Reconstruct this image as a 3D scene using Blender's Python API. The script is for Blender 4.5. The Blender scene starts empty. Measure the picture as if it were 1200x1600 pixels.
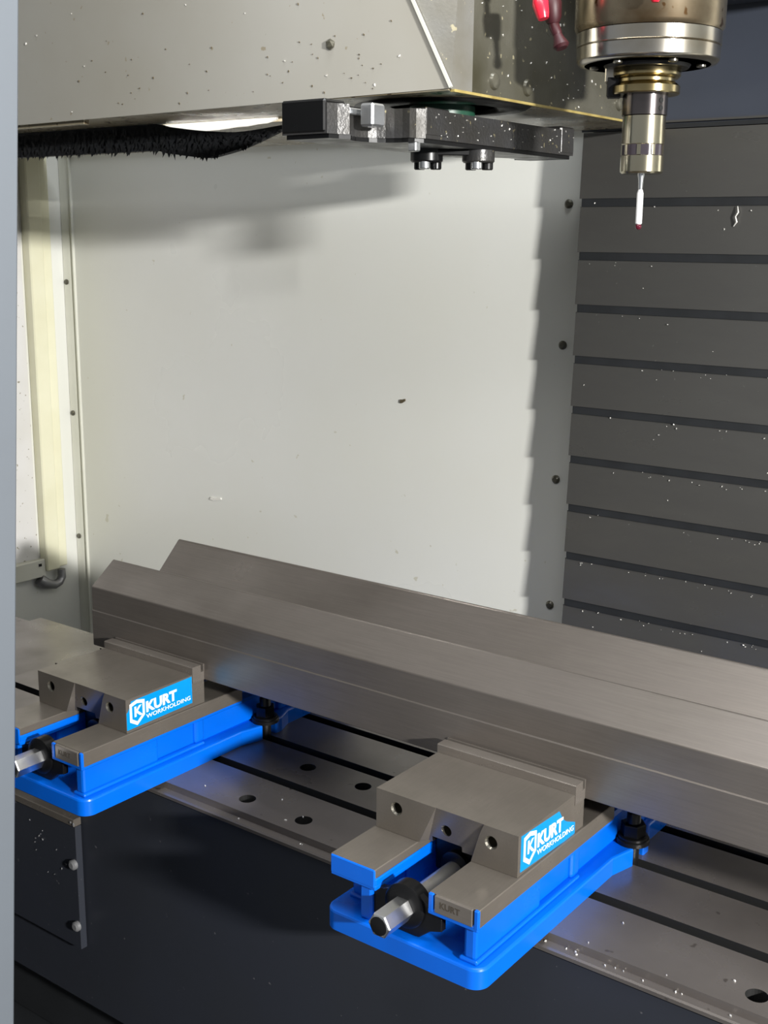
import bpy, bmesh, math, random
from mathutils import Vector, Matrix
random.seed(7)
C = bpy.context.scene.collection
SC = bpy.context.scene
S = 0.001                                   # everything below is written in millimetres

# ------------------------------------------------------------------ camera
cam_d = bpy.data.cameras.new('camera'); cam = bpy.data.objects.new('camera', cam_d); C.objects.link(cam)
rt = Vector((0.79819684, 0.60233546, 0.0085909)); up = Vector((-0.14097367, 0.17291089, 0.97479652)); fw = Vector((-0.58566904, 0.77929059, -0.22293037))
cam.matrix_world = Matrix(((rt.x, up.x, -fw.x, 0.54578), (rt.y, up.y, -fw.y, -0.81990), (rt.z, up.z, -fw.z, 0.60834), (0, 0, 0, 1)))
cam_d.sensor_fit = 'AUTO'; cam_d.sensor_width = 36.0; cam_d.lens = 1879.66/1600*36.0
cam_d.clip_start = 0.02; cam_d.clip_end = 50
SC.camera = cam

# ------------------------------------------------------------------ world, lamps, exposure
w = bpy.data.worlds.new('world'); SC.world = w; w.use_nodes = True
bg = w.node_tree.nodes['Background']; bg.inputs[0].default_value = (0.92, 0.96, 1.0, 1); bg.inputs[1].default_value = 0.29
def area(name, loc, aim, sx, sy, power, col):
    d = bpy.data.lights.new(name, 'AREA'); d.shape = 'RECTANGLE'; d.size = sx*S; d.size_y = sy*S; d.energy = power; d.color = col
    o = bpy.data.objects.new(name, d); C.objects.link(o); o.location = Vector(loc)*S
    o.rotation_euler = (Vector(aim)-Vector(loc)).to_track_quat('-Z', 'Y').to_euler(); return o
area('shop_light_right', (2600, -870, 945), (-300, 300, 350), 200, 80, 166.0, (1.0, 0.985, 0.95))
area('work_light_front', (60, -330, 1180), (-250, 250, 500), 900, 70, 4.5, (1.0, 0.985, 0.95))
area('ceiling_light', (300, 60, 2600), (100, 150, 0), 1300, 260, 42.0, (0.95, 0.98, 1.0))
area('added_plastic_backlight', (-500, 284, 776), (-500, 252, 733), 190, 16, 0.5, (1.0, 0.98, 0.95))   # added inside the tool changer cover to backlight the torn plastic
SC.view_settings.view_transform = 'Standard'; SC.view_settings.look = 'None'
SC.view_settings.gamma = 1.0; SC.view_settings.use_curve_mapping = False
SC.view_settings.exposure = 0.0

# ------------------------------------------------------------------ materials
def nd(nt, t, **k):
    n = nt.nodes.new(t)
    for a, b in k.items(): setattr(n, a, b)
    return n
def srgb(r, g, b):
    f = lambda c: (c/255/12.92) if c/255 <= 0.04045 else ((c/255+0.055)/1.055)**2.4
    return (f(r), f(g), f(b), 1)
def mat(name, col, rough=0.5, metal=0.0, col2=None, scale=20.0, stretch=(1, 1, 1), amt=0.5, rvar=0.0, bump=0.0, coat=0.0, spec=None,
        speck=None, speck_scale=90.0, speck_cut=0.72, emit=None, detail=5.0, grain=None):
    """principled material: two tones mixed by noise, roughness following it, fine bump, optional dirt specks and directional grain"""
    m = bpy.data.materials.new(name); m.use_nodes = True; nt = m.node_tree; p = nt.nodes['Principled BSDF']
    p.inputs['Roughness'].default_value = rough; p.inputs['Metallic'].default_value = metal
    if spec is not None: p.inputs['Specular IOR Level'].default_value = spec
    if coat: p.inputs['Coat Weight'].default_value = coat; p.inputs['Coat Roughness'].default_value = 0.12
    if emit: p.inputs['Emission Color'].default_value = col; p.inputs['Emission Strength'].default_value = emit
    tc = nd(nt, 'ShaderNodeTexCoord'); mp = nd(nt, 'ShaderNodeMapping'); mp.inputs['Scale'].default_value = stretch
    nt.links.new(tc.outputs['Object'], mp.inputs['Vector'])
    no = nd(nt, 'ShaderNodeTexNoise'); no.inputs['Scale'].default_value = scale; no.inputs['Detail'].default_value = detail
    nt.links.new(mp.outputs['Vector'], no.inputs['Vector'])
    ramp = nd(nt, 'ShaderNodeMapRange'); ramp.inputs['From Min'].default_value = 0.5-amt*0.5; ramp.inputs['From Max'].default_value = 0.5+amt*0.5
    nt.links.new(no.outputs['Fac'], ramp.inputs['Value'])
    mix = nd(nt, 'ShaderNodeMix', data_type='RGBA'); mix.inputs[6].default_value = col; mix.inputs[7].default_value = col2 or col
    nt.links.new(ramp.outputs['Result'], mix.inputs[0]); out = mix.outputs[2]
    if grain:                                                       # machining lines: noise drawn out along one axis
        gm = nd(nt, 'ShaderNodeMapping'); gm.inputs['Scale'].default_value = grain[0]; nt.links.new(tc.outputs['Object'], gm.inputs['Vector'])
        gn = nd(nt, 'ShaderNodeTexNoise'); gn.inputs['Scale'].default_value = grain[1]; gn.inputs['Detail'].default_value = 3; nt.links.new(gm.outputs['Vector'], gn.inputs['Vector'])
        gr = nd(nt, 'ShaderNodeMapRange'); gr.inputs['To Min'].default_value = 1-grain[2]; gr.inputs['To Max'].default_value = 1+grain[2]; gr.inputs['From Min'].default_value = 0.3; gr.inputs['From Max'].default_value = 0.7
        nt.links.new(gn.outputs['Fac'], gr.inputs['Value'])
        gx = nd(nt, 'ShaderNodeMix', data_type='RGBA', blend_type='MULTIPLY'); gx.inputs[0].default_value = 1.0
        nt.links.new(out, gx.inputs[6]); nt.links.new(gr.outputs['Result'], gx.inputs[7]); out = gx.outputs[2]
    if speck:
        sn = nd(nt, 'ShaderNodeTexNoise'); sn.inputs['Scale'].default_value = speck_scale; sn.inputs['Detail'].default_value = 2
        nt.links.new(tc.outputs['Object'], sn.inputs['Vector'])
        sr = nd(nt, 'ShaderNodeMapRange'); sr.inputs['From Min'].default_value = speck_cut; sr.inputs['From Max'].default_value = speck_cut+0.03
        nt.links.new(sn.outputs['Fac'], sr.inputs['Value'])
        sm = nd(nt, 'ShaderNodeMix', data_type='RGBA'); sm.inputs[7].default_value = speck
        nt.links.new(sr.outputs['Result'], sm.inputs[0]); nt.links.new(out, sm.inputs[6]); out = sm.outputs[2]
    nt.links.new(out, p.inputs['Base Color'])
    if rvar:
        rr = nd(nt, 'ShaderNodeMapRange'); rr.inputs['To Min'].default_value = max(0.03, rough-rvar); rr.inputs['To Max'].default_value = min(1, rough+rvar)
        rr.inputs['From Min'].default_value = 0.3; rr.inputs['From Max'].default_value = 0.7
        nt.links.new(no.outputs['Fac'], rr.inputs['Value']); nt.links.new(rr.outputs['Result'], p.inputs['Roughness'])
    if bump:
        b = nd(nt, 'ShaderNodeBump'); b.inputs['Strength'].default_value = bump; b.inputs['Distance'].default_value = 0.002
        fn = nd(nt, 'ShaderNodeTexNoise'); fn.inputs['Scale'].default_value = 350; nt.links.new(tc.outputs['Object'], fn.inputs['Vector'])
        nt.links.new(fn.outputs['Fac'], b.inputs['Height']); nt.links.new(b.outputs['Normal'], p.inputs['Normal'])
    return m
M = dict(
  wall=mat('white_enamel', srgb(228, 229, 226), 0.32, 0, srgb(219, 219, 210), 2.2, amt=0.6, rvar=0.08, speck=srgb(204, 202, 188), speck_scale=60, speck_cut=0.75),
  flange=mat('white_enamel_edge', srgb(220, 220, 210), 0.35, 0, srgb(205, 205, 192), 8),
  cream=mat('cream_frame', srgb(232, 230, 205), 0.35, 0, srgb(222, 219, 190), 12),
  pane=mat('cloudy_window', srgb(222, 221, 222), 0.25, 0, srgb(208, 206, 202), 7, speck=srgb(150, 145, 132), speck_scale=120, speck_cut=0.68),
  door=mat('door_paint', srgb(102, 108, 115), 0.5, 0, srgb(95, 101, 108), 14, rvar=0.1),
  beige=mat('beige_paint', srgb(168, 166, 159), 0.38, 0, srgb(158, 154, 143), 5, rvar=0.08, speck=srgb(146, 138, 120), speck_scale=110, speck_cut=0.72),
  facet=mat('wet_facet_lit', srgb(148, 148, 146), 0.28, 0.3, srgb(118, 114, 102), 14, rvar=0.12, bump=0.05, speck=srgb(186, 178, 150), speck_scale=110, speck_cut=0.67),  # wet cover, coloured paler to paint in the stronger light it catches
  grime=mat('grimy_cover', srgb(112, 110, 100), 0.3, 0.3, srgb(66, 63, 48), 11, rvar=0.15, bump=0.07, speck=srgb(166, 158, 130), speck_scale=130, speck_cut=0.69),
  under=mat('oily_underside', srgb(178, 170, 150), 0.3, 0, srgb(128, 114, 84), 16, rvar=0.12, speck=srgb(80, 66, 44), speck_scale=95, speck_cut=0.62),
  rim=mat('oily_rim', srgb(196, 178, 112), 0.3, 0.2, srgb(140, 120, 66), 40),
  slat=mat('way_cover_steel', srgb(102, 101, 98), 0.36, 0.55, srgb(90, 89, 87), 9, rvar=0.1, stretch=(1, 1, 3), speck=srgb(118, 117, 115), speck_scale=160, speck_cut=0.74),
  rubber=mat('black_rubber', srgb(38, 40, 43), 0.55, 0, srgb(28, 30, 32), 30),
  bluegrey=mat('blue_grey_paint', srgb(66, 71, 83), 0.45, 0, srgb(58, 63, 74), 9, rvar=0.1),
  dark=mat('dark_cover_paint', srgb(47, 50, 59), 0.5, 0, srgb(38, 41, 48), 6, rvar=0.1, speck=srgb(84, 84, 88), speck_scale=130, speck_cut=0.72),
  pan=mat('chip_pan', srgb(40, 42, 46), 0.55, 0, srgb(28, 30, 32), 10),
  table=mat('table_iron', srgb(130, 124, 120), 0.32, 0.55, srgb(100, 94, 90), 8, rvar=0.12, speck=srgb(92, 86, 82), speck_scale=60, speck_cut=0.72),
  slot=mat('table_slot_shade', srgb(40, 40, 40), 0.5, 0.3),  # near-black puts the shade inside slots and holes into the colour
  bar=mat('bar_steel', srgb(130, 123, 117), 0.35, 0.6, srgb(104, 98, 92), 8, stretch=(.7, 1, 1), amt=0.45, rvar=0.1, grain=((.5, 14, 14), 40, 0.06)),
  steel=mat('ground_steel', srgb(126, 119, 111), 0.34, 0.5, srgb(106, 100, 92), 16, rvar=0.08, grain=((14, 1, 14), 40, 0.04)),
  hard=mat('hardened_steel', srgb(140, 133, 126), 0.3, 0.55, srgb(122, 115, 108), 18, rvar=0.06, grain=((1, 1, 14), 30, 0.05)),
  blue=mat('blue_paint', srgb(0, 104, 222), 0.3, 0, srgb(0, 94, 208), 10, rvar=0.05, coat=0.15, spec=0.35),
  chrome=mat('chrome', srgb(228, 228, 228), 0.3, 1.0),
  screw=mat('screw_steel', srgb(205, 202, 196), 0.32, 0.85, srgb(180, 176, 168), 30),
  adapter=mat('adapter_steel', srgb(112, 106, 106), 0.2, 0.95, srgb(84, 80, 80), 30),
  black=mat('black_oxide', srgb(26, 26, 27), 0.36, 0.4, srgb(16, 16, 17), 40, rvar=0.1),
  bore=mat('bore_black', srgb(14, 14, 14), 0.7, 0),  # matte black of the probe's set screws
  hole=mat('machined_hole', srgb(150, 146, 136), 0.25, 0.9),
  label=mat('label_blue', srgb(0, 138, 208), 0.3, 0, srgb(0, 132, 202), 20, coat=0.3),
  print=mat('label_white', srgb(236, 238, 238), 0.4),
  engr=mat('engraving', srgb(84, 76, 66), 0.5, 0.3),
  nose=mat('spindle_steel', srgb(186, 174, 150), 0.27, 0.95, srgb(92, 72, 48), 11, stretch=(1, 1, 1.2), amt=0.35, rvar=0.1, speck=srgb(96, 72, 46), speck_scale=70, speck_cut=0.66),  # brown stains, strengthened to stand in for dark reflections
  nosering=mat('spindle_ring', srgb(205, 203, 198), 0.2, 1.0, srgb(170, 160, 142), 20),
  gold=mat('oily_flange', srgb(186, 174, 138), 0.2, 1.0, srgb(150, 130, 86), 26),
  probe=mat('probe_steel', srgb(206, 200, 180), 0.18, 1.0, srgb(178, 168, 140), 20, stretch=(1, 1, .4)),
  ceramic=mat('white_ceramic', srgb(240, 240, 240), 0.3),
  ruby=mat('ruby', srgb(84, 10, 32), 0.12, 0, coat=0.6),
  glass=mat('probe_window', srgb(64, 58, 64), 0.1, 0.2),
  red=mat('red_nozzle', srgb(226, 44, 66), 0.28, 0, srgb(206, 30, 52), 30, coat=0.3),
  shaded_red=mat('shaded_red_nozzle', srgb(62, 16, 24), 0.5, 0, srgb(48, 12, 18), 30),  # nozzle red darkened to carry the spindle's shade
  arm=mat('arm_steel', srgb(78, 78, 80), 0.34, 0.5, srgb(56, 54, 50), 24, rvar=0.12, bump=0.2, speck=srgb(140, 132, 104), speck_scale=150, speck_cut=0.69),
  silver=mat('bright_steel', srgb(206, 208, 210), 0.25, 0.9),
  hook=mat('grey_hook', srgb(150, 150, 152), 0.4, 0.5),
  green=mat('green_seal', srgb(30, 74, 56), 0.4),
  foam=mat('dirty_brush', srgb(20, 23, 28), 0.8, 0, srgb(12, 14, 18), 60, speck=srgb(60, 62, 64), speck_scale=260, speck_cut=0.68),
  torn=mat('white_plastic', srgb(246, 244, 240), 0.5, spec=0.3),
  chip=mat('aluminium_chip', srgb(236, 234, 228), 0.35, 0.25),
  dirt=mat('grit', srgb(84, 74, 54), 0.7),
  lamp=mat('lamp_glow', (1, 0.985, 0.95, 1), 0.5, emit=2.0),
)

nt = M['torn'].node_tree; pb = nt.nodes['Principled BSDF']; tr = nd(nt, 'ShaderNodeBsdfTranslucent'); tr.inputs[0].default_value = (.93, .92, .9, 1)
mx = nd(nt, 'ShaderNodeMixShader'); mx.inputs[0].default_value = 0.6; nt.links.new(pb.outputs[0], mx.inputs[1]); nt.links.new(tr.outputs[0], mx.inputs[2]); nt.links.new(mx.outputs[0], nt.nodes['Material Output'].inputs[0])  # translucent so the added lamp behind brightens the plastic

# ------------------------------------------------------------------ builders
def bm_new(): return bmesh.new()
def bm_box(bm, x0, x1, y0, y1, z0, z1, bev=0.0, seg=1):
    vs = [bm.verts.new((x, y, z)) for x in (x0, x1) for y in (y0, y1) for z in (z0, z1)]
    fs = [bm.faces.new([vs[i] for i in q]) for q in ((0, 1, 3, 2), (4, 6, 7, 5), (0, 4, 5, 1), (2, 3, 7, 6), (0, 2, 6, 4), (1, 5, 7, 3))]
    if bev:
        es = list({e for f in fs for e in f.edges}); bmesh.ops.bevel(bm, geom=es, offset=bev, segments=seg, profile=0.5, affect='EDGES')
def bm_prism(bm, pts, a0, a1, axis='z', bev=0.0, seg=2, which='top'):
    """polygon pts pulled along an axis; in (x,y) for z, (y,z) for x, (x,z) for y. bev rounds the rim of the a1 end ('top') or all ('all')"""
    def P(p, a): return (p[0], p[1], a) if axis == 'z' else ((a, p[0], p[1]) if axis == 'x' else (p[0], a, p[1]))
    lo = [bm.verts.new(P(p, a0)) for p in pts]; hi = [bm.verts.new(P(p, a1)) for p in pts]
    n = len(pts); fl = bm.faces.new(lo); fh = bm.faces.new(hi); sd = [bm.faces.new((lo[i], lo[(i+1) % n], hi[(i+1) % n], hi[i])) for i in range(n)]
    bmesh.ops.recalc_face_normals(bm, faces=[fl, fh]+sd)
    if bev:
        es = list(fh.edges) if which == 'top' else list({e for f in [fl, fh]+sd for e in f.edges})
        bmesh.ops.bevel(bm, geom=es, offset=bev, segments=seg, profile=0.5, affect='EDGES')
def bm_lathe(bm, prof, c=(0, 0, 0), axis='z', n=32, cap=True):
    """profile [(r, a)] turned about an axis through c"""
    rings = []
    for r, a in prof:
        ring = []
        for i in range(n):
            t = 2*math.pi*i/n; u, v = r*math.cos(t), r*math.sin(t)
            p = (u, v, a) if axis == 'z' else ((u, a, v) if axis == 'y' else (a, u, v))
            ring.append(bm.verts.new((p[0]+c[0], p[1]+c[1], p[2]+c[2])))
        rings.append(ring)
    fs = []
    for A, B in zip(rings, rings[1:]):
        for i in range(n): fs.append(bm.faces.new((A[i], A[(i+1) % n], B[(i+1) % n], B[i])))
    if cap: fs.append(bm.faces.new(rings[0])); fs.append(bm.faces.new(rings[-1]))
    bmesh.ops.recalc_face_normals(bm, faces=fs)
def bm_tube(bm, path, rad, n=12):
    """tube through points, radius per point or one radius"""
    rads = rad if isinstance(rad, (list, tuple)) else [rad]*len(path)
    P = [Vector(p) for p in path]; rings = []; ref = None
    for i, p in enumerate(P):
        t = (P[min(i+1, len(P)-1)]-P[max(i-1, 0)]).normalized()
        if ref is None: ref = t.orthogonal().normalized()
        a = (ref-t*ref.dot(t)).normalized(); b = t.cross(a); ref = a
        rings.append([bm.verts.new(p+(a*math.cos(2*math.pi*k/n)+b*math.sin(2*math.pi*k/n))*rads[i]) for k in range(n)])
    fs = []
    for A, B in zip(rings, rings[1:]):
        for i in range(n): fs.append(bm.faces.new((A[i], A[(i+1) % n], B[(i+1) % n], B[i])))
    fs.append(bm.faces.new(rings[0])); fs.append(bm.faces.new(rings[-1])); bmesh.ops.recalc_face_normals(bm, faces=fs)
def obj(name, bm, m, parent=None, smooth=False, kind=None, sharp=38):
    """close a bmesh (millimetres) into ONE linked mesh object (metres)"""
    bmesh.ops.scale(bm, vec=(S, S, S), verts=bm.verts)
    me = bpy.data.meshes.new(name); bm.to_mesh(me); bm.free(); me.materials.append(M[m])
    if smooth:
        me.polygons.foreach_set('use_smooth', [True]*len(me.polygons)); me.set_sharp_from_angle(angle=math.radians(sharp))
    o = bpy.data.objects.new(name, me); C.objects.link(o)
    if parent: o.parent = parent
    if kind: o['kind'] = kind
    return o
def cut(o, bm, m=None):
    """carve the closed bmesh (mm, o's own frame) out of o"""
    bmesh.ops.scale(bm, vec=(S, S, S), verts=bm.verts); me = bpy.data.meshes.new('cutter'); bm.to_mesh(me); bm.free()
    if m: me.materials.append(M[m])
    k = bpy.data.objects.new('cutter', me); C.objects.link(k); par = o.parent; loc = o.location.copy(); o.parent = None; o.location = (0, 0, 0)
    md = o.modifiers.new('carve', 'BOOLEAN'); md.operation = 'DIFFERENCE'; md.object = k; md.solver = 'EXACT'
    if m: md.material_mode = 'TRANSFER'
    dg = bpy.context.evaluated_depsgraph_get(); new = bpy.data.meshes.new_from_object(o.evaluated_get(dg)); nm = o.data.name
    o.modifiers.clear(); old = o.data; o.data = new; bpy.data.meshes.remove(old); new.name = nm
    bpy.data.objects.remove(k); bpy.data.meshes.remove(me); o.parent = par; o.location = loc
def tag(o, label, cat, group=None, kind=None):
    o['label'] = label; o['category'] = cat
    if group: o['group'] = group
    if kind: o['kind'] = kind
    return o
def thing(name, label, cat, loc=(0, 0, 0), group=None):
    o = bpy.data.objects.new(name, None); C.objects.link(o); o.location = Vector(loc)*S; o.empty_display_size = 0.02
    return tag(o, label, cat, group)
def struct(name, bm, m, label=None):
    o = obj(name, bm, m); o['kind'] = 'structure'
    if label: o['label'] = label
    return o
def copy_tree(o, parent=None):
    c = o.copy(); C.objects.link(c); c.parent = parent
    for ch in list(o.children): copy_tree(ch, c)
    return c
def text_mesh(bm, s, size, font_w=0.0, frame=None, thick=0.25):
    """lettering as thin solid print; frame(u, v, d) puts the flat text (mm) into the scene"""
    cu = bpy.data.curves.new('lettering', 'FONT'); cu.body = s; cu.size = size; cu.offset = font_w; cu.extrude = thick; cu.resolution_u = 3
    o = bpy.data.objects.new('lettering', cu); C.objects.link(o); dg = bpy.context.evaluated_depsgraph_get(); dg.update()
    me = bpy.data.meshes.new_from_object(o.evaluated_get(dg)); bpy.data.objects.remove(o); bpy.data.curves.remove(cu)
    if frame:
        for v in me.vertices: v.co = frame(*v.co)
    bm.from_mesh(me); bpy.data.meshes.remove(me)
def text_width(s, size, font_w=0.0):
    cu = bpy.data.curves.new('lettering', 'FONT'); cu.body = s; cu.size = size; cu.offset = font_w
    o = bpy.data.objects.new('lettering', cu); C.objects.link(o); dg = bpy.context.evaluated_depsgraph_get(); dg.update()
    wd = o.evaluated_get(dg).dimensions.x; ht = o.evaluated_get(dg).dimensions.y; bpy.data.objects.remove(o); bpy.data.curves.remove(cu); return wd, ht
def rounded(pts, radii, n=5):
    """polygon with each corner i rounded to radii[i]"""
    out = []; N = len(pts)
    for i, p in enumerate(pts):
        r = radii[i]; p = Vector(p)
        if not r: out.append(tuple(p)); continue
        a = (Vector(pts[i-1])-p).normalized(); b = (Vector(pts[(i+1) % N])-p).normalized(); h = math.acos(max(-1, min(1, a.dot(b))))/2
        d = r/math.tan(h); c = p+(a+b).normalized()*(r/math.sin(h)); s, e = p+a*d-c, p+b*d-c
        a0 = math.atan2(s.y, s.x); a1 = math.atan2(e.y, e.x); da = (a1-a0+math.pi) % (2*math.pi)-math.pi
        out += [(c.x+r*math.cos(a0+da*k/n), c.y+r*math.sin(a0+da*k/n)) for k in range(n+1)]
    return out

# ================================================================== ENCLOSURE
YW, YS, XL = 640, 595, -1293          # back wall, face of the way cover, left wall
b = bm_new(); bm_box(b, XL, 1300, YW, YW+30, -450, 1250)
wall_back = struct('wall_back', b, 'wall', 'white enamelled back panel')
b = bm_new()                            # bent strip along the left corner
bm_prism(b, [(XL+1, YW), (XL+1, YW-7), (XL+13, YW-4), (XL+24, YW)], -449, 752, 'z'); obj('corner_strip', b, 'flange', wall_back)
b = bm_new(); bm_box(b, XL+24, XL+27, YW-5, YW, -449, 752); obj('corner_lip', b, 'flange', wall_back)
for z in (522, 278, 38):
    b = bm_new(); bm_lathe(b, [(5, 0), (5, -2.5), (3, -4)], (XL+7, YW-5, z), 'y', 12); obj('screw', b, 'grime', wall_back)
for x, z in ((-241, 653), (-241.5, 467), (-243.5, 281), (-245, 98)):
    b = bm_new(); bm_lathe(b, [(6, 0), (6, -2), (3.5, -4)], (x-8, YW, z), 'y', 14); obj('screw', b, 'grime', wall_back)
b = bm_new(); bm_box(b, XL, -222, YW-9, YW, 752, 800, 1.5)
struct('trim_1', b, 'under', 'beige ledge across the top of the back panel')
b = bm_new(); bm_box(b, XL-30, XL, -450, YW+30, -450, 1250); wall_left = struct('wall_left', b, 'wall', 'white enamelled side panel')
b = bm_new(); bm_box(b, 1300, 1330, 60, YW+30, -450, 1250); struct('wall_right', b, 'wall')
b = bm_new(); bm_box(b, XL-30, 1330, -600, YW+30, -480, -450); struct('floor', b, 'pan', 'dark chip pan')

win = bpy.data.objects.new('window_1', None); C.objects.link(win); win['kind'] = 'structure'; win['label'] = 'side window with cream frame'
b = bm_new(); bm_box(b, XL, XL+3, -120, 540, 5, 760); obj('pane', b, 'pane', win)
b = bm_new(); bm_box(b, XL, XL+22, 545, 575, -12, 752, 2); bm_box(b, XL, XL+11, 575, 601, -12, 752, 2); obj('stile', b, 'cream', win)
b = bm_new(); bm_box(b, XL, XL+16, -120, 546, -22, 12, 1.5); obj('bottom_rail', b, 'flange', win)
b = bm_new(); bm_box(b, XL+16, XL+17.5, 530, 536, 0, 5); obj('rivet', b, 'black', win)
b = bm_new(); bm_tube(b, [(XL+12, 533, -26), (XL+14, 540, -33), (XL+14, 552, -39), (XL+14, 566, -43), (XL+14, 577, -40), (XL+14, 583, -31), (XL+14, 583, -16)], [11, 11.5, 9, 8.5, 8, 8, 7.5], 12)
obj('hook', b, 'hook', win, True)

# front-left door, its bare edge crossing the picture at the far left
b = bm_new(); zs, ze = -440, 1250
top, bot = Vector((-315.5, -168.1, 792.7)), Vector((-317.5, -235.5, -110.7))
def de(z): t = (z-bot.z)/(top.z-bot.z); return bot+(top-bot)*t
A, B_ = de(zs), de(ze)
vs = []
for e in (A, B_):
    vs.append([b.verts.new((e.x, e.y-3, e.z)), b.verts.new((e.x-3, e.y, e.z)), b.verts.new((XL, e.y, e.z)), b.verts.new((XL, e.y-32, e.z)), b.verts.new((e.x-12, e.y-32, e.z)), b.verts.new((e.x-3, e.y-26, e.z))])
for i in range(6): b.faces.new((vs[0][i], vs[0][(i+1) % 6], vs[1][(i+1) % 6], vs[1][i]))
b.faces.new(vs[0]); b.faces.new(vs[1]); bmesh.ops.recalc_face_normals(b, faces=b.faces)
door_1 = struct('door_1', b, 'door', 'blue-grey machine door, its edge at the far left')
for z, r_, q in ((252, 3.2, 7), (71, 2.0, 6)):                # white nicks in the paint
    e = de(z); b = bm_new(); bm_prism(b, [(e.x-13.5+r_*.55*math.cos(k*6.283/q), z+r_*(2.0 if z > 200 else 1)*math.sin(k*6.283/q)) for k in range(q)], e.y-32.6, e.y-31.0, 'y'); obj('paint_nick', b, 'chip', door_1)

# ================================================================== WAY COVER (rising slats behind the spindle)
wc = thing('way_cover', 'dark grey steel way cover of horizontal overlapping slats behind the spindle', 'way cover')
XS0, XS1 = -209, 265
for i in range(10):
    zt = 738 if i == 0 else 657.9-66.28*(i-1); zb = 657.9-66.28*i
    b = bm_new()                                            # each slat leans out towards its foot
    top_y, foot_y = YS+1.5, YS-2.0
    bm_prism(b, [(top_y, zt-10 if i else zt), (foot_y, zb), (YW-1, zb), (YW-1, zt-10 if i else zt)], XS0, XS1, 'x')
    sl = obj('slat', b, 'slat', wc)
    b = bm_new(); bm_box(b, XS0+3, XS1, foot_y+1.5, YW-1, zb-9.9, zb-0.05); obj('wiper', b, 'rubber', sl)
b = bm_new(); bm_box(b, XS0-2, XS0, YS+8, YW-1, 60, 738); obj('side_seal', b, 'rubber', wc)
b = bm_new(); bm_box(b, -212, 330, 600, 636, 741, 1200, 1)
up_p = tag(obj('head_cover', b, 'bluegrey'), 'plain blue-grey sheet panel above the slatted way cover', 'panel')
b = bm_new(); bm_box(b, -212, 330, 597, 600, 739, 744); obj('lower_trim', b, 'rubber', up_p)
b = bm_new(); bm_box(b, -200, 330, 594, 597, 745.5, 748); obj('lower_edge', b, 'slat', up_p)

# ================================================================== SPINDLE
SX, SY = 25.5, 275
hd = thing('spindle_head', 'stained round steel spindle nose hanging at the top right', 'spindle', (SX, SY, 768))
b = bm_new(); bm_lathe(b, [(66, 26), (68.5, 30), (69.5, 220)], n=64); obj('nose_sleeve', b, 'nose', hd, True)
b = bm_new(); bm_lathe(b, [(65, 13.2), (66.5, 14), (66.5, 25.2), (65, 26)], n=64); obj('clamp_ring', b, 'nosering', hd, True)
b = bm_new(); bm_lathe(b, [(58, -2), (63.5, -1), (65.5, 1.2), (66, 12.2), (65, 13.2)], n=64); obj('end_ring', b, 'nosering', hd, True)
b = bm_new(); bm_lathe(b, [(38, -5), (40, -2), (58, -2)], n=48); obj('end_face', b, 'black', hd, True)
for k in range(6):
    a = k*math.pi/3+0.4; b = bm_new(); bm_lathe(b, [(4.5, -2), (4.5, -4), (3.5, -4.6)], (49*math.cos(a), 49*math.sin(a), 0), n=10); obj('cap_screw', b, 'hole', hd, True)
for sg in (-1,):                                            # drive key
    ca = math.radians(205 if sg < 0 else 25); b = bm_new(); bm_box(b, 24, 38, -8, 8, -17, -2, 1); bmesh.ops.rotate(b, verts=b.verts, cent=(0, 0, 0), matrix=Matrix.Rotation(ca, 3, 'Z'))
    obj('drive_key', b, 'nosering', hd)
b = bm_new(); bm_box(b, -98, 180, 350, 594, 870, 1150, 6, 2)
tag(obj('headstock', b, 'dark'), 'dark headstock casting above and behind the spindle nose', 'headstock')

pr = thing('touch_probe', 'shiny cylindrical touch probe with thin white stylus held in the spindle', 'probe', (SX, SY, 617))
Z0 = 617
b = bm_new(); bm_lathe(b, [(22, 149), (30.5, 148), (31.5, 146.5), (31.5, 139.5), (29, 137), (26.5, 136.5), (26.5, 134), (29.5, 132), (31.5, 130), (31.5, 124), (30.5, 123), (22, 123)], n=56); fl_ = obj('flange', b, 'gold', pr, True)
b = bm_new(); bm_box(b, -36, -23, -8.5, 8.5, 121, 139, 1); bmesh.ops.rotate(b, verts=b.verts, cent=(0, 0, 0), matrix=Matrix.Rotation(math.radians(25), 3, 'Z')); obj('drive_slot', b, 'black', pr)
b = bm_new(); bm_lathe(b, [(21, 123), (21, 104.5)], n=48); ad = obj('adapter', b, 'adapter', pr, True)
for z in (117, 110):
    for a in (-62, 150):
        b = bm_new(); ra = math.radians(a); bm_lathe(b, [(2.4, 0), (2.4, 1.0)], (0, 0, 0), 'x', 10); bmesh.ops.translate(b, verts=b.verts, vec=(20.4, 0, 0)); bmesh.ops.rotate(b, verts=b.verts, cent=(0, 0, 0), matrix=Matrix.Rotation(ra+0.72, 3, 'Z')); bmesh.ops.translate(b, verts=b.verts, vec=(0, 0, z)); obj('set_screw', b, 'bore', pr)
b = bm_new(); bm_lathe(b, [(19, 104.5), (20, 103.7), (20, 78.6), (19.4, 78)], n=56); obj('body', b, 'probe', pr, True)
b = bm_new(); bm_lathe(b, [(19.4, 78), (19.4, 68.5)], n=56); wr_ = obj('window_ring', b, 'glass', pr, True)
for k in range(9):
    b = bm_new(); a0 = k*2*math.pi/9; pts = [(19.3*math.cos(a0+t*0.06), 19.3*math.sin(a0+t*0.06)) for t in range(4)]+[(20.1*math.cos(a0+t*0.06), 20.1*math.sin(a0+t*0.06)) for t in (3, 2, 1, 0)]
    bm_prism(b, pts, 68.6, 77.9, 'z'); obj('window_bar', b, 'probe', pr)
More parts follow.
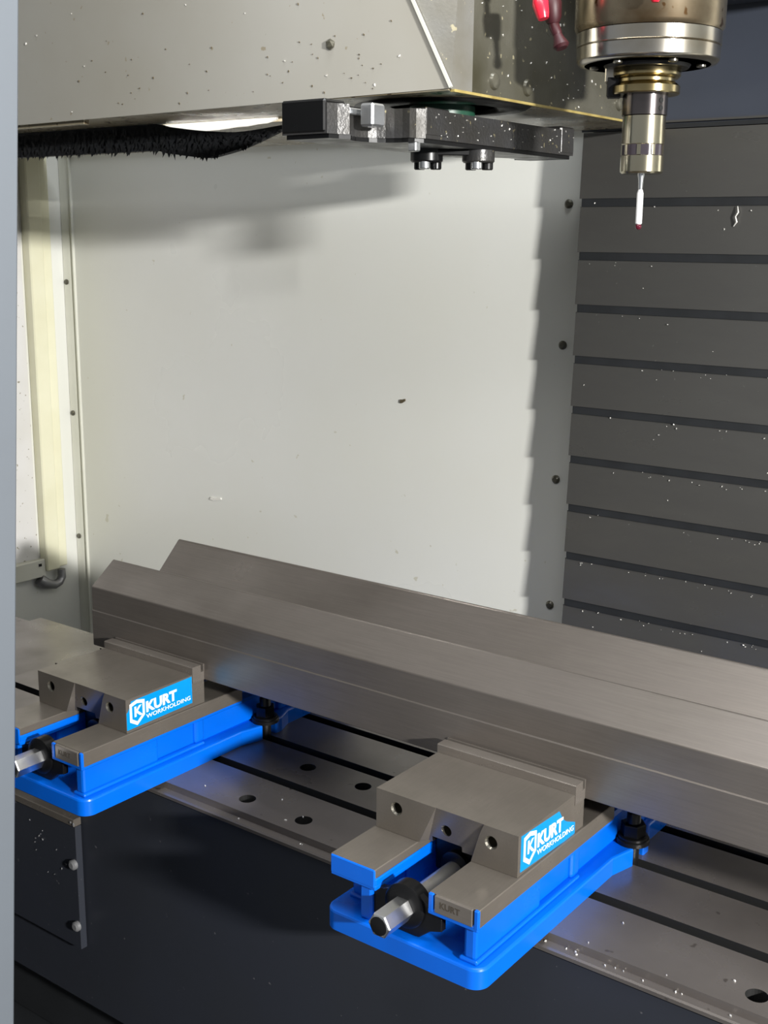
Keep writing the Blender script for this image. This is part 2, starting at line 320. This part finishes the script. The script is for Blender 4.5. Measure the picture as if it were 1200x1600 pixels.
b = bm_new(); bm_lathe(b, [(19.4, 68.5), (20.2, 67.9), (20.2, 53.5), (18.5, 51.8), (3, 51.5)], n=56); obj('end_cap', b, 'probe', pr, True)
b = bm_new(); bm_lathe(b, [(3.4, 52), (2.4, 46), (2.0, 36), (1.6, 34)], n=16); obj('stylus_base', b, 'silver', pr, True)
b = bm_new(); bm_lathe(b, [(1.9, 38), (3.1, 34), (3.1, 6), (1.5, 4.4)], n=16); obj('stylus', b, 'ceramic', pr, True)
b = bm_new(); bmesh.ops.create_uvsphere(b, u_segments=16, v_segments=10, radius=3.1); bmesh.ops.translate(b, verts=b.verts, vec=(0, 0, 3)); obj('ruby_ball', b, 'ruby', pr, True)

# coolant nozzles beside the spindle
nz = thing('coolant_nozzle', 'bright red jointed coolant nozzle left of the spindle', 'nozzle', (-39, 178, 806), 'coolant nozzles')
for p, q, r0, r1 in (((-4, 0, 46), (-1, 0, 22), 5, 7), ((-1.5, 0, 22), (4, 0, 9), 4.5, 4.5), ((2.5, 0, 12), (8, 0, -7), 7.4, 6)):
    b = bm_new(); bm_tube(b, [p, tuple(Vector(p).lerp(Vector(q), .3)), tuple(Vector(p).lerp(Vector(q), .8)), q], [r0*.8, r0, r1, r1*.8], 14); obj('segment', b, 'red', nz, True)
nz2 = thing('coolant_nozzle', 'coolant nozzle with round tip, its red darkened for the shade beside the spindle', 'nozzle', (-21, 192, 781), 'coolant nozzles')
for p, q, r0, r1 in (((-10, -2, 40), (-8, 0, 16), 9, 8), ((-9, 0, 18), (-2, 0, 4), 5, 4.5), ((-3, 0, 6), (2, 0, -6), 5, 7.5)):
    b = bm_new(); bm_tube(b, [p, tuple(Vector(p).lerp(Vector(q), .3)), tuple(Vector(p).lerp(Vector(q), .8)), q], [r0*.8, r0, r1, r1*.7], 14); obj('segment', b, 'shaded_red', nz2, True)
nz3 = thing('coolant_nozzle', 'red coolant nozzle tip hanging in front of the spindle nose', 'nozzle', (67, 197, 808), 'coolant nozzles')
for p, q, r0, r1 in (((-2, 0, 40), (0, 0, 18), 6, 6), ((0, 0, 18), (0, 0, -2), 6.5, 5.5)):
    b = bm_new(); bm_tube(b, [p, tuple(Vector(p).lerp(Vector(q), .3)), tuple(Vector(p).lerp(Vector(q), .8)), q], [r0*.8, r0, r1, r1*.5], 14); obj('segment', b, 'red', nz3, True)

# ================================================================== TOOL CHANGER
tcv = thing('tool_changer_cover', 'big beige sheet metal tool changer cover with grimy right side, top left', 'cover', (-600, 380, 741))
tcv.location = (0, 0, 0)
XB, YB = -109, 150                                          # lower front right corner; the side leans back to the left
def lean(z): return XB-(z-742)*0.56
FT = 1100
b = bm_new(); bm_prism(b, [(-1288, 736), (XB, 742.5), (lean(FT), FT), (-1288, FT)], YB-2, YB, 'y'); obj('front_panel', b, 'beige', tcv)
b = bm_new(); bm_prism(b, [(XB-.2, 742.5), (XB+2.6, 743.5), (lean(FT)+2.6, FT), (lean(FT)-.2, FT)], YB-4.5, YB-1.9, 'y', .6); obj('front_edge', b, 'flange', tcv)
def slab(name, quad, off, m):
    b = bm_new(); a = [b.verts.new(p) for p in quad]; c = [b.verts.new(Vector(p)+Vector(off)) for p in quad]; b.faces.new(a); b.faces.new(c[::-1])
    for k in range(4): b.faces.new((a[k], a[(k+1) % 4], c[(k+1) % 4], c[k]))
    bmesh.ops.recalc_face_normals(b, faces=b.faces); return obj(name, b, m, tcv)
slab('side_panel', ((XB, 184, 742), (XB, 592, 742), (XB, 592, FT), (XB, 184, FT)), (-4, 0, 0), 'grime')
slab('corner_facet', ((XB-1, YB, 742), (XB, 184, 742), (XB, 184, FT), (lean(FT), YB, FT)), (-4, 2, 0), 'facet')
b = bm_new(); bm_box(b, XB-3, XB+1.6, YB+2, 592, 739.6, 742); obj('side_rim', b, 'rim', tcv)
b = bm_new(); bm_box(b, -1288, XB-4, YB, 253, 741, 744); bm_box(b, -1288, -615, 253, 300, 741, 744); bm_box(b, -395, XB-4, 253, 300, 741, 744); bm_box(b, -1288, XB-4, 300, 592, 741, 744); obj('underside', b, 'under', tcv)  # opening lets the added lamp reach the torn plastic
for y, z in ((222, 756), (285, 756), (490, 759)):
    b = bm_new(); bm_lathe(b, [(8.5, 0), (8.5, 1), (7, 3.5), (3, 5)], (0, 0, 0), 'x', 18); bmesh.ops.translate(b, verts=b.verts, vec=(XB-.5, y, z)); obj('button_screw', b, 'grime', tcv, True)
b = bm_new(); bm_lathe(b, [(92, 0), (88, -2.5), (60, -3), (55, 0)], (-199.5, 267, 741), n=40); obj('dark_gap_ring', b, 'black', tcv, True)  # added black ring, stands in for the dark gap round the arm shaft
b = bm_new(); bm_box(b, -1100, -640, YB+8, YB+16, 736, 741); obj('lower_lip', b, 'under', tcv)
b = bm_new(); bmesh.ops.create_icosphere(b, subdivisions=1, radius=6); bmesh.ops.scale(b, vec=(1, .5, .9), verts=b.verts)
bmesh.ops.translate(b, verts=b.verts, vec=(-252, YB-3, 792)); tag(obj('chip_clump', b, 'grime'), 'small brown clump of swarf stuck on the beige cover', 'debris')

# exchange arm, an S-shaped double gripper under the cover
AX, AY = -199.5, 267
am = thing('tool_change_arm', 'dark oily double ended tool change arm below the beige cover', 'arm', (AX, AY, 701))
half = [(49.5, 0), (49.5, -100), (44, -108)]+[(36+33*math.cos(math.radians(a)), -148+33*math.sin(math.radians(a))) for a in range(80, 231, 15)]+[(9, -184), (5.5, -195), (-49.5, -195)]
pts = half+[(-x, -y) for x, y in half]
b = bm_new(); bm_prism(b, pts, 0, 27, 'z'); obj('arm_plate', b, 'arm', am)
pts2 = [(x*.94, y*.985) for x, y in pts]; b = bm_new(); bm_prism(b, pts2, -4, 0, 'z'); obj('lower_plate', b, 'black', am)
for sg in (1, -1):
    b = bm_new(); x0, x1 = sorted((sg*-50, sg*4)); y0, y1 = sorted((sg*-196.5, sg*-165)); bm_box(b, x0, x1, y0, y1, 1, 31, 2)
    obj('gripper_block', b, 'black' if sg > 0 else 'arm', am)
    b = bm_new(); x0, x1 = sorted((sg*30, sg*50)); y0, y1 = sorted((sg*-100, sg*-60)); bm_box(b, x0, x1, y0, y1, 3, 29, 1); obj('gripper_finger', b, 'arm', am)
b = bm_new(); bm_box(b, 14, 30, -158, -138, 8, 29, 2); obj('release_plunger', b, 'silver', am)
b = bm_new(); bm_box(b, 3, 9, -166, -128, 19, 25, 1); obj('spring_rod', b, 'silver', am)
ux, uy = .8, .6                                             # two pin bosses on a short link under the arm
b = bm_new(); bm_box(b, -34, 34, -13, 13, -10, -4, 1); bmesh.ops.rotate(b, verts=b.verts, cent=(0, 0, 0), matrix=Matrix.Rotation(math.atan2(uy, ux), 3, 'Z')); bmesh.ops.translate(b, verts=b.verts, vec=(14, 0, 0)); obj('hub_link', b, 'black', am)
for sg in (-1, 1):
    hx_, hy_ = 14+sg*27*ux, sg*27*uy; b = bm_new(); bm_lathe(b, [(17, -4), (17, -15), (15.5, -16.5)], (hx_, hy_, 0), n=28); bs = obj('boss', b, 'black' if sg < 0 else 'arm', am, True)
    for k in range(3):
        a = k*2.1+.9; b = bm_new(); bm_lathe(b, [(6, -15), (6, -22.5), (5, -23.5)], (hx_+10*math.cos(a), hy_+10*math.sin(a), 0), n=14); obj('cap_screw', b, 'silver' if k == 2 else 'black', bs, True)
b = bm_new(); bm_lathe(b, [(34, 27), (34, 39.8)], n=30); obj('shaft', b, 'green', am, True)
b = bm_new(); bm_box(b, 34, 44, -108, -100, -12, -3, 1); obj('stop_block', b, 'silver', am)

# brush strip along the underside, half torn off, with white plastic behind
rnd = random.Random(3)
YBR = 246
br = thing('brush_strip', 'black ragged brush strip hanging under the beige cover, torn loose on the right', 'brush', (-700, YBR, 740))
br.location = (0, 0, 0)
def sag(x): return 0 if x < -600 else ((x+600)/200.0)**1.6*-6
b = bm_new(); N = 60
xs = [-1280+(880*i/N) for i in range(N+1)]
prof_t, prof_b = [], []
for x in xs:
    zt = 740.5 if x < -598 else 738-13*math.sin(min(1, (x+598)/190)*math.pi*0.62)
    if x > -470: zt = min(zt, 740)+max(0, (x+470))*0.06
    th = 31 if x < -520 else 31-(x+520)/120*27
    prof_t.append((x, zt)); prof_b.append((x, zt-th if x < -520 else zt-max(3, th)))
bm_prism(b, prof_t+prof_b[::-1], YBR-5, YBR+5, 'y'); obj('brush_back', b, 'foam', br)
b = bm_new()
for k in range(1700):
    x = rnd.uniform(-1280, -405); i = min(N-1, int((x+1280)/880*N)); zt = prof_t[i][1]; zb = prof_b[i][1]
    z1 = rnd.uniform(zb+2, zt-2); L = rnd.uniform(5, 12)*(1 if x < -500 else .5); z0 = max(zb-rnd.uniform(0, 9 if x < -500 else 2), z1-L); yy = YBR-5-rnd.uniform(-1.5, 3); dx = rnd.uniform(-5, 5); wd = rnd.uniform(1.2, 4.6)
    v = [b.verts.new(p) for p in ((x-wd, yy, z1), (x+wd, yy+.4, z1+.6), (x+dx*.4+wd*.8, yy-1.4, (z0+z1)/2), (x+dx, yy-1.8, z0))]
    b.faces.new(v); 
bristles = obj('bristles', b, 'foam', br); bristles['kind'] = 'stuff'
b = bm_new(); tp = []; bt = []
for k in range(13):
    x = -603+k*15.5; tp.append((x, 740.4)); bt.append((x, 740-(2 if k in (0, 12) else (9.5 if k < 7 else 9.5-(k-6)*1.1))-rnd.uniform(0, 1.8)))
bm_prism(b, tp+bt[::-1], YBR+6, YBR+7.5, 'y'); tag(obj('torn_plastic', b, 'torn'), 'white torn plastic showing behind the brush strip under the beige cover', 'scrap')

# ================================================================== TABLE
tb = thing('machine_table', 'grey steel machine table with long slots and pairs of drilled holes', 'machine table', (0, 190, -95))
tb.location = (0, 0, 0)
TX0, TX1 = -831, 640
prof = [(47, 0)]
for y0, wd in ((121.5, 14), (204, 14.5), (286.5, 14.5)):
    y1 = y0+wd; prof += [(y0, 0), (y0, -16), (y0-5, -16), (y0-5, -26), (y1+5, -26), (y1+5, -16), (y1, -16), (y1, 0)]
prof += [(347, 0), (347, -60), (47, -60)]
b = bm_new(); bm_prism(b, prof, TX0, TX1, 'x'); top_ = obj('table_top', b, 'table', tb)
for e in ():
    pass
cb = bm_new()
for x, y in [(x0+dx, y) for x0, ys_ in ((-311, (73, 176)), (-229, (73, 176)), (266, (71,)), (348, (71,))) for dx in (0,) for y in ys_]:
    bm_lathe(cb, [(9.6, 3), (9.6, -28)], (x, y, 0), n=24)
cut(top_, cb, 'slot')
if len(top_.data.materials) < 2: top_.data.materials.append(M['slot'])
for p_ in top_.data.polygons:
    if p_.center.z < -0.0005 and 0.06 < p_.center.y < 0.32 and abs(p_.normal.x) < 0.9: p_.material_index = 1  # slot walls get the dark shade colour
b = bm_new(); bm_prism(b, [(36.5, -13), (36.5, -9.5), (38, -8), (47, -8), (47, -60), (347, -60), (347, -8), (353, -8), (355, -10), (355, -95), (60, -95), (60, -13)], TX0, TX1, 'x'); obj('table_body', b, 'table', tb)
b = bm_new(); bm_prism(b, [(TX0, 38), (TX0, 355), (-1043, 355), (-1043, 332), (-1150, 332), (-1150, 38)], -40, -8, 'z', 1, 1); obj('end_ledge', b, 'table', tb)
for y0 in (121.5, 204, 286.5):                               # floor strips coloured dark for the shade inside each slot
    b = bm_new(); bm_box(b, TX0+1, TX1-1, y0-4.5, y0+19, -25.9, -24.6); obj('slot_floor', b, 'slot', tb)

b = bm_new(); bm_box(b, -1250, 700, 61, 345, -348, -96, 3); bm_box(b, -1250, 700, 39, 59.5, -348, -13.5, 2)
obj('front_apron', b, 'dark', tb)['label'] = 'dark blue-grey front apron'
b = bm_new(); bm_box(b, -1250, 700, 70, 345, -449, -349, 2); tag(obj('bed_casting', b, 'pan'), 'dark lower bed casting beneath the front cover', 'machine bed')
bx = thing('cover_box', 'dark box with worn bright top edge under the left vise overhang', 'box', (-640, 20, -69)); bx.location = (0, 0, 0)
b = bm_new(); bm_box(b, -800, -557, 28, 37.5, -262, -95.5, 1); obj('housing', b, 'dark', bx)
b = bm_new(); bm_box(b, -800, -557, 26, 37.6, -95, -85, 1); obj('top_plate', b, 'steel', bx)
for z in (-146, -230):
    b = bm_new(); bm_lathe(b, [(6.5, 0), (6.5, -4), (4, -6)], (-562, 28, z), 'y', 14); obj('bolt', b, 'hook', bx, True)

# ================================================================== V-GROOVED BAR
b = bm_new()
bp = rounded([(119.2, 100.3), (119.2, 146.0), (120.2, 147.3), (120.2, 177.0), (157.5, 205.3), (213, 152), (271.5, 210.2), (309, 177), (309, 100.3)], [1, 0, 0, 2.5, 3, 4, 4, 3, 1], 4)
bm_prism(b, bp, -619, 560, 'x')
barm = tag(obj('grooved_bar', b, 'bar'), 'long dark steel bar with V groove clamped across both vises', 'steel bar')
# ================================================================== VISES
def label_bits(parent, x, y0, y1, z0, z1, tilt=0.0, torn=False):
    """blue sticker on the right flank of the jaw: shield with K, KURT, WORKHOLDING"""
    L_, H_ = y1-y0, z1-z0
    fr = lambda u, v, d=0: (x+d, y0+u, z0+v+u*tilt)
    b = bm_new()
    if torn: out = [(0, 0), (L_, 0), (L_, H_*.36), (L_*.84, H_*.54), (L_*.79, H_*.62), (L_*.73, H_*.80), (L_*.68, H_), (0, H_)]
    else: out = [(0, 0), (L_, 0), (L_, H_), (L_*.07, H_), (L_*.05, H_*.80), (L_*.02, H_*.66), (0, H_*.62)]
    pts = [fr(*p)[1:] for p in out]; bm_prism(b, pts, x-.05, x+.25, 'x'); lab = obj('label', b, 'label', parent)
    def solid(name, loops, m):
        b = bm_new(); bm_prism(b, [fr(u*L_, v*H_)[1:] for u, v in loops], x+.2, x+.42, 'x'); return obj(name, b, m, lab)
    sh = [(.045, .90), (.15, .985), (.265, .90), (.265, .34), (.15, .06), (.045, .26)]
    solid('shield', sh, 'print')
    c = (.155, .55); ins = [(c[0]+(u-c[0])*.70, c[1]+(v-c[1])*.72) for u, v in sh]; b = bm_new(); bm_prism(b, [fr(u*L_, v*H_)[1:] for u, v in ins], x+.3, x+.50, 'x'); obj('shield_field', b, 'label', lab)
    def word(s, u0, u1, v0, v1, wgt):
        wd, ht = text_width(s, 10, wgt); kx, ky = (u1-u0)*L_/wd, (v1-v0)*H_/ht
        b = bm_new(); text_mesh(b, s, 10, wgt, lambda a, c_, d: fr(u0*L_+a*kx-.0, v0*H_+c_*ky, .42+d*.4), .25); obj('lettering', b, 'print', lab)
    word('K', .105, .205, .40, .74, .35); word('KURT', .28, .735, .40, .76, .42); word('WORKHOLDING', .285, .97, .16, .31, .06)
    return lab
def make_vise(x, label, torn):
    t = thing('machine_vise', label, 'vise', (x, 0, 0), 'blue machine vises bolted to the table')
    W = 76.2
    # blue casting: flanged base with clamping lugs, plinth, walls, rails
    right = [(84, -68), (84, 172), (92, 203), (72, 203), (72, 227), (91, 227), (91, 238), (82, 260), (82, 420)]
    rad = [14, 0, 2, 4, 4, 2, 0, 0, 12]
    pts = right+[(-x_, y_) for x_, y_ in right[::-1]]; b = bm_new(); bm_prism(b, rounded(pts, rad+rad[::-1], 12), 0.1, 19, 'z', 2.2, 2)
    cast = obj('base_casting', b, 'blue', t, True, sharp=11)
    b = bm_new()
    for s in (-1, 1):
        def bx_(x0, x1, *a, **k): bm_box(b, *(sorted((s*x0, s*x1))), *a, **k)
        bx_(58, 76.5, -62 if s > 0 else -40, 118, 18.8, 23, bev=1.8, seg=2)                      # plinth ledge
        bx_(62, 74.5, -61 if s > 0 else -38, 47, 22, 56, bev=3, seg=2)                           # front section of the wall
        bx_(60, 70.5, 45, 108, 22, 56, bev=2)                                  # middle, set back
        bx_(56, 75, 104, 121, 22, 57, bev=5, seg=3)                            # rounded column
        bx_(30, 52, -12, 400, 18.8, 58, bev=2)                                 # inner wall
        bx_(27.5, 78.2, -64.6, 181, 51.5, 57, bev=1.2)                         # rail slab
        bx_(50, 75, 250, 405, 18.8, 57, bev=4, seg=2)
    bm_box(b, -47, -34, -62, -10, 18.8, 56, 2)
    bm_box(b, -70, 70, 120, 400, 18.8, 50, 3)
    bm_box(b, -78, -28.5, -65, -60.5, 54, 71.6, 1.0)                           # painted front of the left rail
    bm_box(b, 73.8, 78.4, -64.8, -60, 54, 71.6, 1.0); bm_box(b, 28, 33.5, -64.8, -60, 54, 71.4, 1.0)
    bm_box(b, -30.2, -27.4, -64, 180, 56, 63, 1.0)                             # painted strip inside the left rail
    bm_box(b, -60, 60, 380, 420, 18.8, 105, 6, 2)
    obj('body_casting', b, 'blue', t)
    # ground ways
    for s in (-1, 1):
        b = bm_new(); x0, x1 = sorted((s*28.2, s*78.6)); bm_box(b, x0, x1, -62.5 if s > 0 else -64.0, 181, 55 if s > 0 else 63, 72, .7); wy = obj('ground_way', b, 'steel', t)
        if s > 0:
            b = bm_new(); bm_box(b, 35, 72.5, -65.2, -62, 55.5, 71.3, .5); obj('way_front', b, 'hard', wy)
            wd, ht = text_width('KURT', 8, .2); b = bm_new(); text_mesh(b, 'KURT', 8, .2, lambda u, v, d: (40+u, -65.35+d*.2, 61.5+v), .2); obj('engraving', b, 'engr', wy)
    # moving jaw
    b = bm_new(); bm_prism(b, [(0, 72.3), (0, 111.2), (100, 111.2), (100, 100.4), (119, 100.4), (119, 72.3)], -W, W, 'x')
    jaw = obj('moving_jaw', b, 'steel', t)
    k = bm_new()                                                              # scooped middle of the front
    vs = [k.verts.new(p) for p in ((-9, -3, 113), (42, -3, 113), (30, -3, 71), (-29, -3, 71), (-9, .02, 113), (42, .02, 113), (24, 9, 71), (-23, 9, 71))]
    for f in ((0, 1, 2, 3), (7, 6, 5, 4), (0, 4, 5, 1), (1, 5, 6, 2), (2, 6, 7, 3), (3, 7, 4, 0)): k.faces.new([vs[i] for i in f])
    bmesh.ops.recalc_face_normals(k, faces=k.faces); cut(jaw, k)
    k = bm_new()
    for hx, hz, hy in ((-53, 97, 0), (-1, 89, 4), (49, 96.5, 0)): bm_lathe(k, [(6.4, hy-2), (6.4, hy), (5.0, hy+1.6), (5.0, hy+18)], (hx, 0, hz), 'y', 24)
    cut(jaw, k, 'hole')
    k = bm_new(); bm_box(k, -18, 14, -4, 16, 70, 78); cut(jaw, k, 'black')
    b = bm_new(); bm_prism(b, [(100.2, 100.6), (100.2, 119.2), (101, 120), (113.6, 120), (113.6, 111), (117.6, 111), (117.6, 120), (119, 120), (119, 100.6)], -W-.8, W+.8, 'x'); obj('jaw_plate', b, 'hard', t)
    b = bm_new(); bm_box(b, -26, 26, 24, 112, 36, 72.2, 2); obj('jaw_slide', b, 'black', t)
    b = bm_new(); bm_lathe(b, [(12.5, 17), (15, 18), (15, 34)], (0, 0, 48), 'y', 24); obj('screw_boss', b, 'black', t, True)
    # fixed jaw behind the bar
    b = bm_new(); bm_box(b, -W, W, 318, 378, 57.2, 111.2, 1); obj('fixed_jaw', b, 'steel', t)
    b = bm_new(); bm_box(b, -W-.8, W+.8, 309.4, 317.9, 72, 120, .8); obj('jaw_plate', b, 'hard', t)
    # screw, hex end, support bracket
    b = bm_new(); bm_lathe(b, [(9.6, -62), (9.6, 40)], (0, 0, 44.5), 'y', 24); sc = obj('lead_screw', b, 'screw', t, True)
    b = bm_new(); hexp = [(11.4*math.cos(math.radians(a)), 44.5+11.4*math.sin(math.radians(a))) for a in range(0, 360, 60)]
    bm_prism(b, hexp, -57, -96.5, 'y', 1.8, 2); hx = obj('hex_end', b, 'chrome', sc)
    b = bm_new(); bm_lathe(b, [(7.2, -97.2), (8.4, -96.9), (8.6, -96)], (0, 0, 44.5), 'y', 24); hf = obj('end_face', b, 'black', sc, True)
    b = bm_new(); bp_ = [(-47, 54), (-47, 34), (-30, 24), (-18, 20), (14, 20), (26, 30), (38, 34), (38, 46), (24, 54), (12, 62), (-10, 60), (-24, 54)]
    bm_prism(b, bp_, -58, -51, 'y', .8, 1, 'all'); obj('screw_bracket', b, 'black', t)
    b = bm_new(); bm_lathe(b, [(12, -62), (18.5, -61.5), (20.5, -60), (20.5, -47), (10.5, -46)], (0, 0, 46), 'y', 30); obj('screw_collar', b, 'black', t, True)
    if torn: label_bits(t, W, 4.5, 102.5, 75.5, 109.3, -0.045, True)
    else: label_bits(t, W, .6, 99.3, 75.3, 107.6, 0.02, False)
    return t
make_vise(0, 'nearer blue and steel machine vise with a peeling blue label on its jaw', True)
make_vise(-498.3, 'farther blue and steel machine vise at left with an intact blue label', False)

# hold-down studs with nut and washer, in the right-hand lug of each vise
def hold_down(x, label):
    t = thing('clamp_bolt', label, 'bolt', (x, 215, 19), 'hold-down bolts in the vise lugs')
    b = bm_new(); bm_lathe(b, [(9, .1), (17, .3), (17, 4.2), (16, 5)], n=28); obj('washer', b, 'black', t, True)
    b = bm_new(); hp = [(12.6*math.cos(math.radians(a+12)), 12.6*math.sin(math.radians(a+12))) for a in range(0, 360, 60)]; bm_prism(b, hp, 5, 21, 'z', 1.2, 2); obj('nut', b, 'black', t)
    b = bm_new(); bm_lathe(b, [(15, 5), (15, 7.5), (13, 8.5)], n=28); obj('nut_flange', b, 'black', t, True)
    b = bm_new(); bm_lathe(b, [(7, -40), (7, 31), (5.5, 33)], n=20); obj('stud', b, 'black', t, True)
    return t
hold_down(84, 'black nut, washer and stud clamping the nearer vise to the table')
hold_down(-414, 'black nut, washer and stud clamping the farther left vise to the table')

# ================================================================== SWARF
def flakes(name, spots, m, label, cat, size=(1.2, 3.2)):
    """countless small chips: one object, every flake a little bent solid sitting where it lies"""
    b = bm_new()
    for (x, y, z), nrm in spots:
        n = Vector(nrm).normalized(); t = n.orthogonal().normalized(); t.rotate(Matrix.Rotation(rnd.uniform(0, 6.28), 3, n)); s = n.cross(t); r = rnd.uniform(*size); p = Vector((x, y, z))
        q = [p+t*r, p+s*r*.45, p-t*r*.9, p-s*r*.5]; hi = [v+n*rnd.uniform(.5, 1.3) for v in q]
        A_ = [b.verts.new(v-n*.1) for v in q]; B2 = [b.verts.new(v) for v in hi]; b.faces.new(A_[::-1]); b.faces.new(B2)
        for i in range(4): b.faces.new((A_[i], A_[(i+1) % 4], B2[(i+1) % 4], B2[i]))
    o = obj(name, b, m); tag(o, label, cat, kind='stuff'); return o
sp = [((rnd.uniform(-400, 330), rnd.gauss(43.5, 1.5), -8), (0, 0, 1)) for _ in range(16)]
sp += [((x+rnd.gauss(0, 4), 45, -8), (0, 0, 1)) for x in (100, 152, 160, 206) for _ in range(1)]
sp += [((rnd.uniform(-420, 330), rnd.uniform(49, 110), 0), (0, 0, 1)) for _ in range(12)]
flakes('table_chips', sp, 'chip', 'bright metal chips scattered along the front ledge of the table', 'metal chips', (.7, 1.9))
sp = []
for i in range(9):
    zz = 657.9-66.28*i-10
    for _ in range(3+i*2): sp.append(((rnd.uniform(-205, 90), YS+2+rnd.uniform(-2, 0), zz-rnd.uniform(-1, 7)), (0, -1, .1)))
for _ in range(26): sp.append(((rnd.uniform(-200, 90), YS-.5, rnd.uniform(40, 700)), (0, -1, 0)))
flakes('cover_chips', sp, 'chip', 'tiny bright chips clinging to the slats of the way cover', 'metal chips', (.5, 1.25))
sp = [((rnd.uniform(-740, -140), YB-2, rnd.uniform(748, 880)), (0, -1, 0)) for _ in range(13)]
flakes('panel_chips', sp, 'chip', 'tiny pale chips stuck on the beige tool changer cover', 'metal chips', (.7, 1.7))
sp = [((rnd.triangular(-740, -140, -200), YB-2, rnd.triangular(745, 880, 752)), (0, -1, 0)) for _ in range(55)]
flakes('panel_grit', sp, 'dirt', 'brown grit stuck on the beige tool changer cover', 'grit', (.5, 1.3))
sp = [((XB, rnd.uniform(190, 470), z), (1, 0, 0)) for z in [rnd.uniform(746, 850) for _ in range(34)]]
flakes('side_chips', sp, 'chip', 'wet bright chips on the grimy side of the tool changer cover', 'metal chips', (.6, 1.6))
sp = [((AX+49.6, AY+rnd.uniform(-98, 194), rnd.uniform(703, 727)), (1, 0, 0)) for _ in range(34)]
flakes('arm_chips', sp, 'chip', 'wet bright chips stuck to the tool change arm', 'metal chips', (.5, 1.2))
sp = [((rnd.uniform(-650, -575), 28, rnd.uniform(-190, -102)), (0, -1, 0)) for _ in range(13)]+[((rnd.uniform(-570, -556), 26, -90+rnd.uniform(-3, 3)), (0, -1, 0)) for _ in range(5)]
flakes('box_chips', sp, 'hook', 'grey chips stuck on the dark box under the left vise', 'metal chips', (.8, 2.2))
for x, z, m, lb, r in ((-917, 161, 'chip', 'curled pale metal chip stuck low on the white back panel', 14), (-517, 367, 'dirt', 'single dark speck in the middle of the white back panel', 5)):
    b = bm_new(); bm_prism(b, [(x-r, z-2), (x-r*.3, z-3), (x+r, z+1), (x+r*.9, z+4), (x, z+2), (x-r*.8, z+2.5)], YW-2.5, YW, 'y', .5, 1); tag(obj('metal_chip', b, m), lb, 'metal chip')
b = bm_new(); bm_tube(b, [(-1, YS-1, 647), (1, YS-3, 640), (-2, YS-3, 635), (0, YS-3, 629), (-4, YS-1.5, 624)], [.5, 1.1, .8, 1.2, .5], 6)
tag(obj('metal_chip', b, 'chip'), 'long curled bright chip on the upper slats right of the probe', 'metal chip')
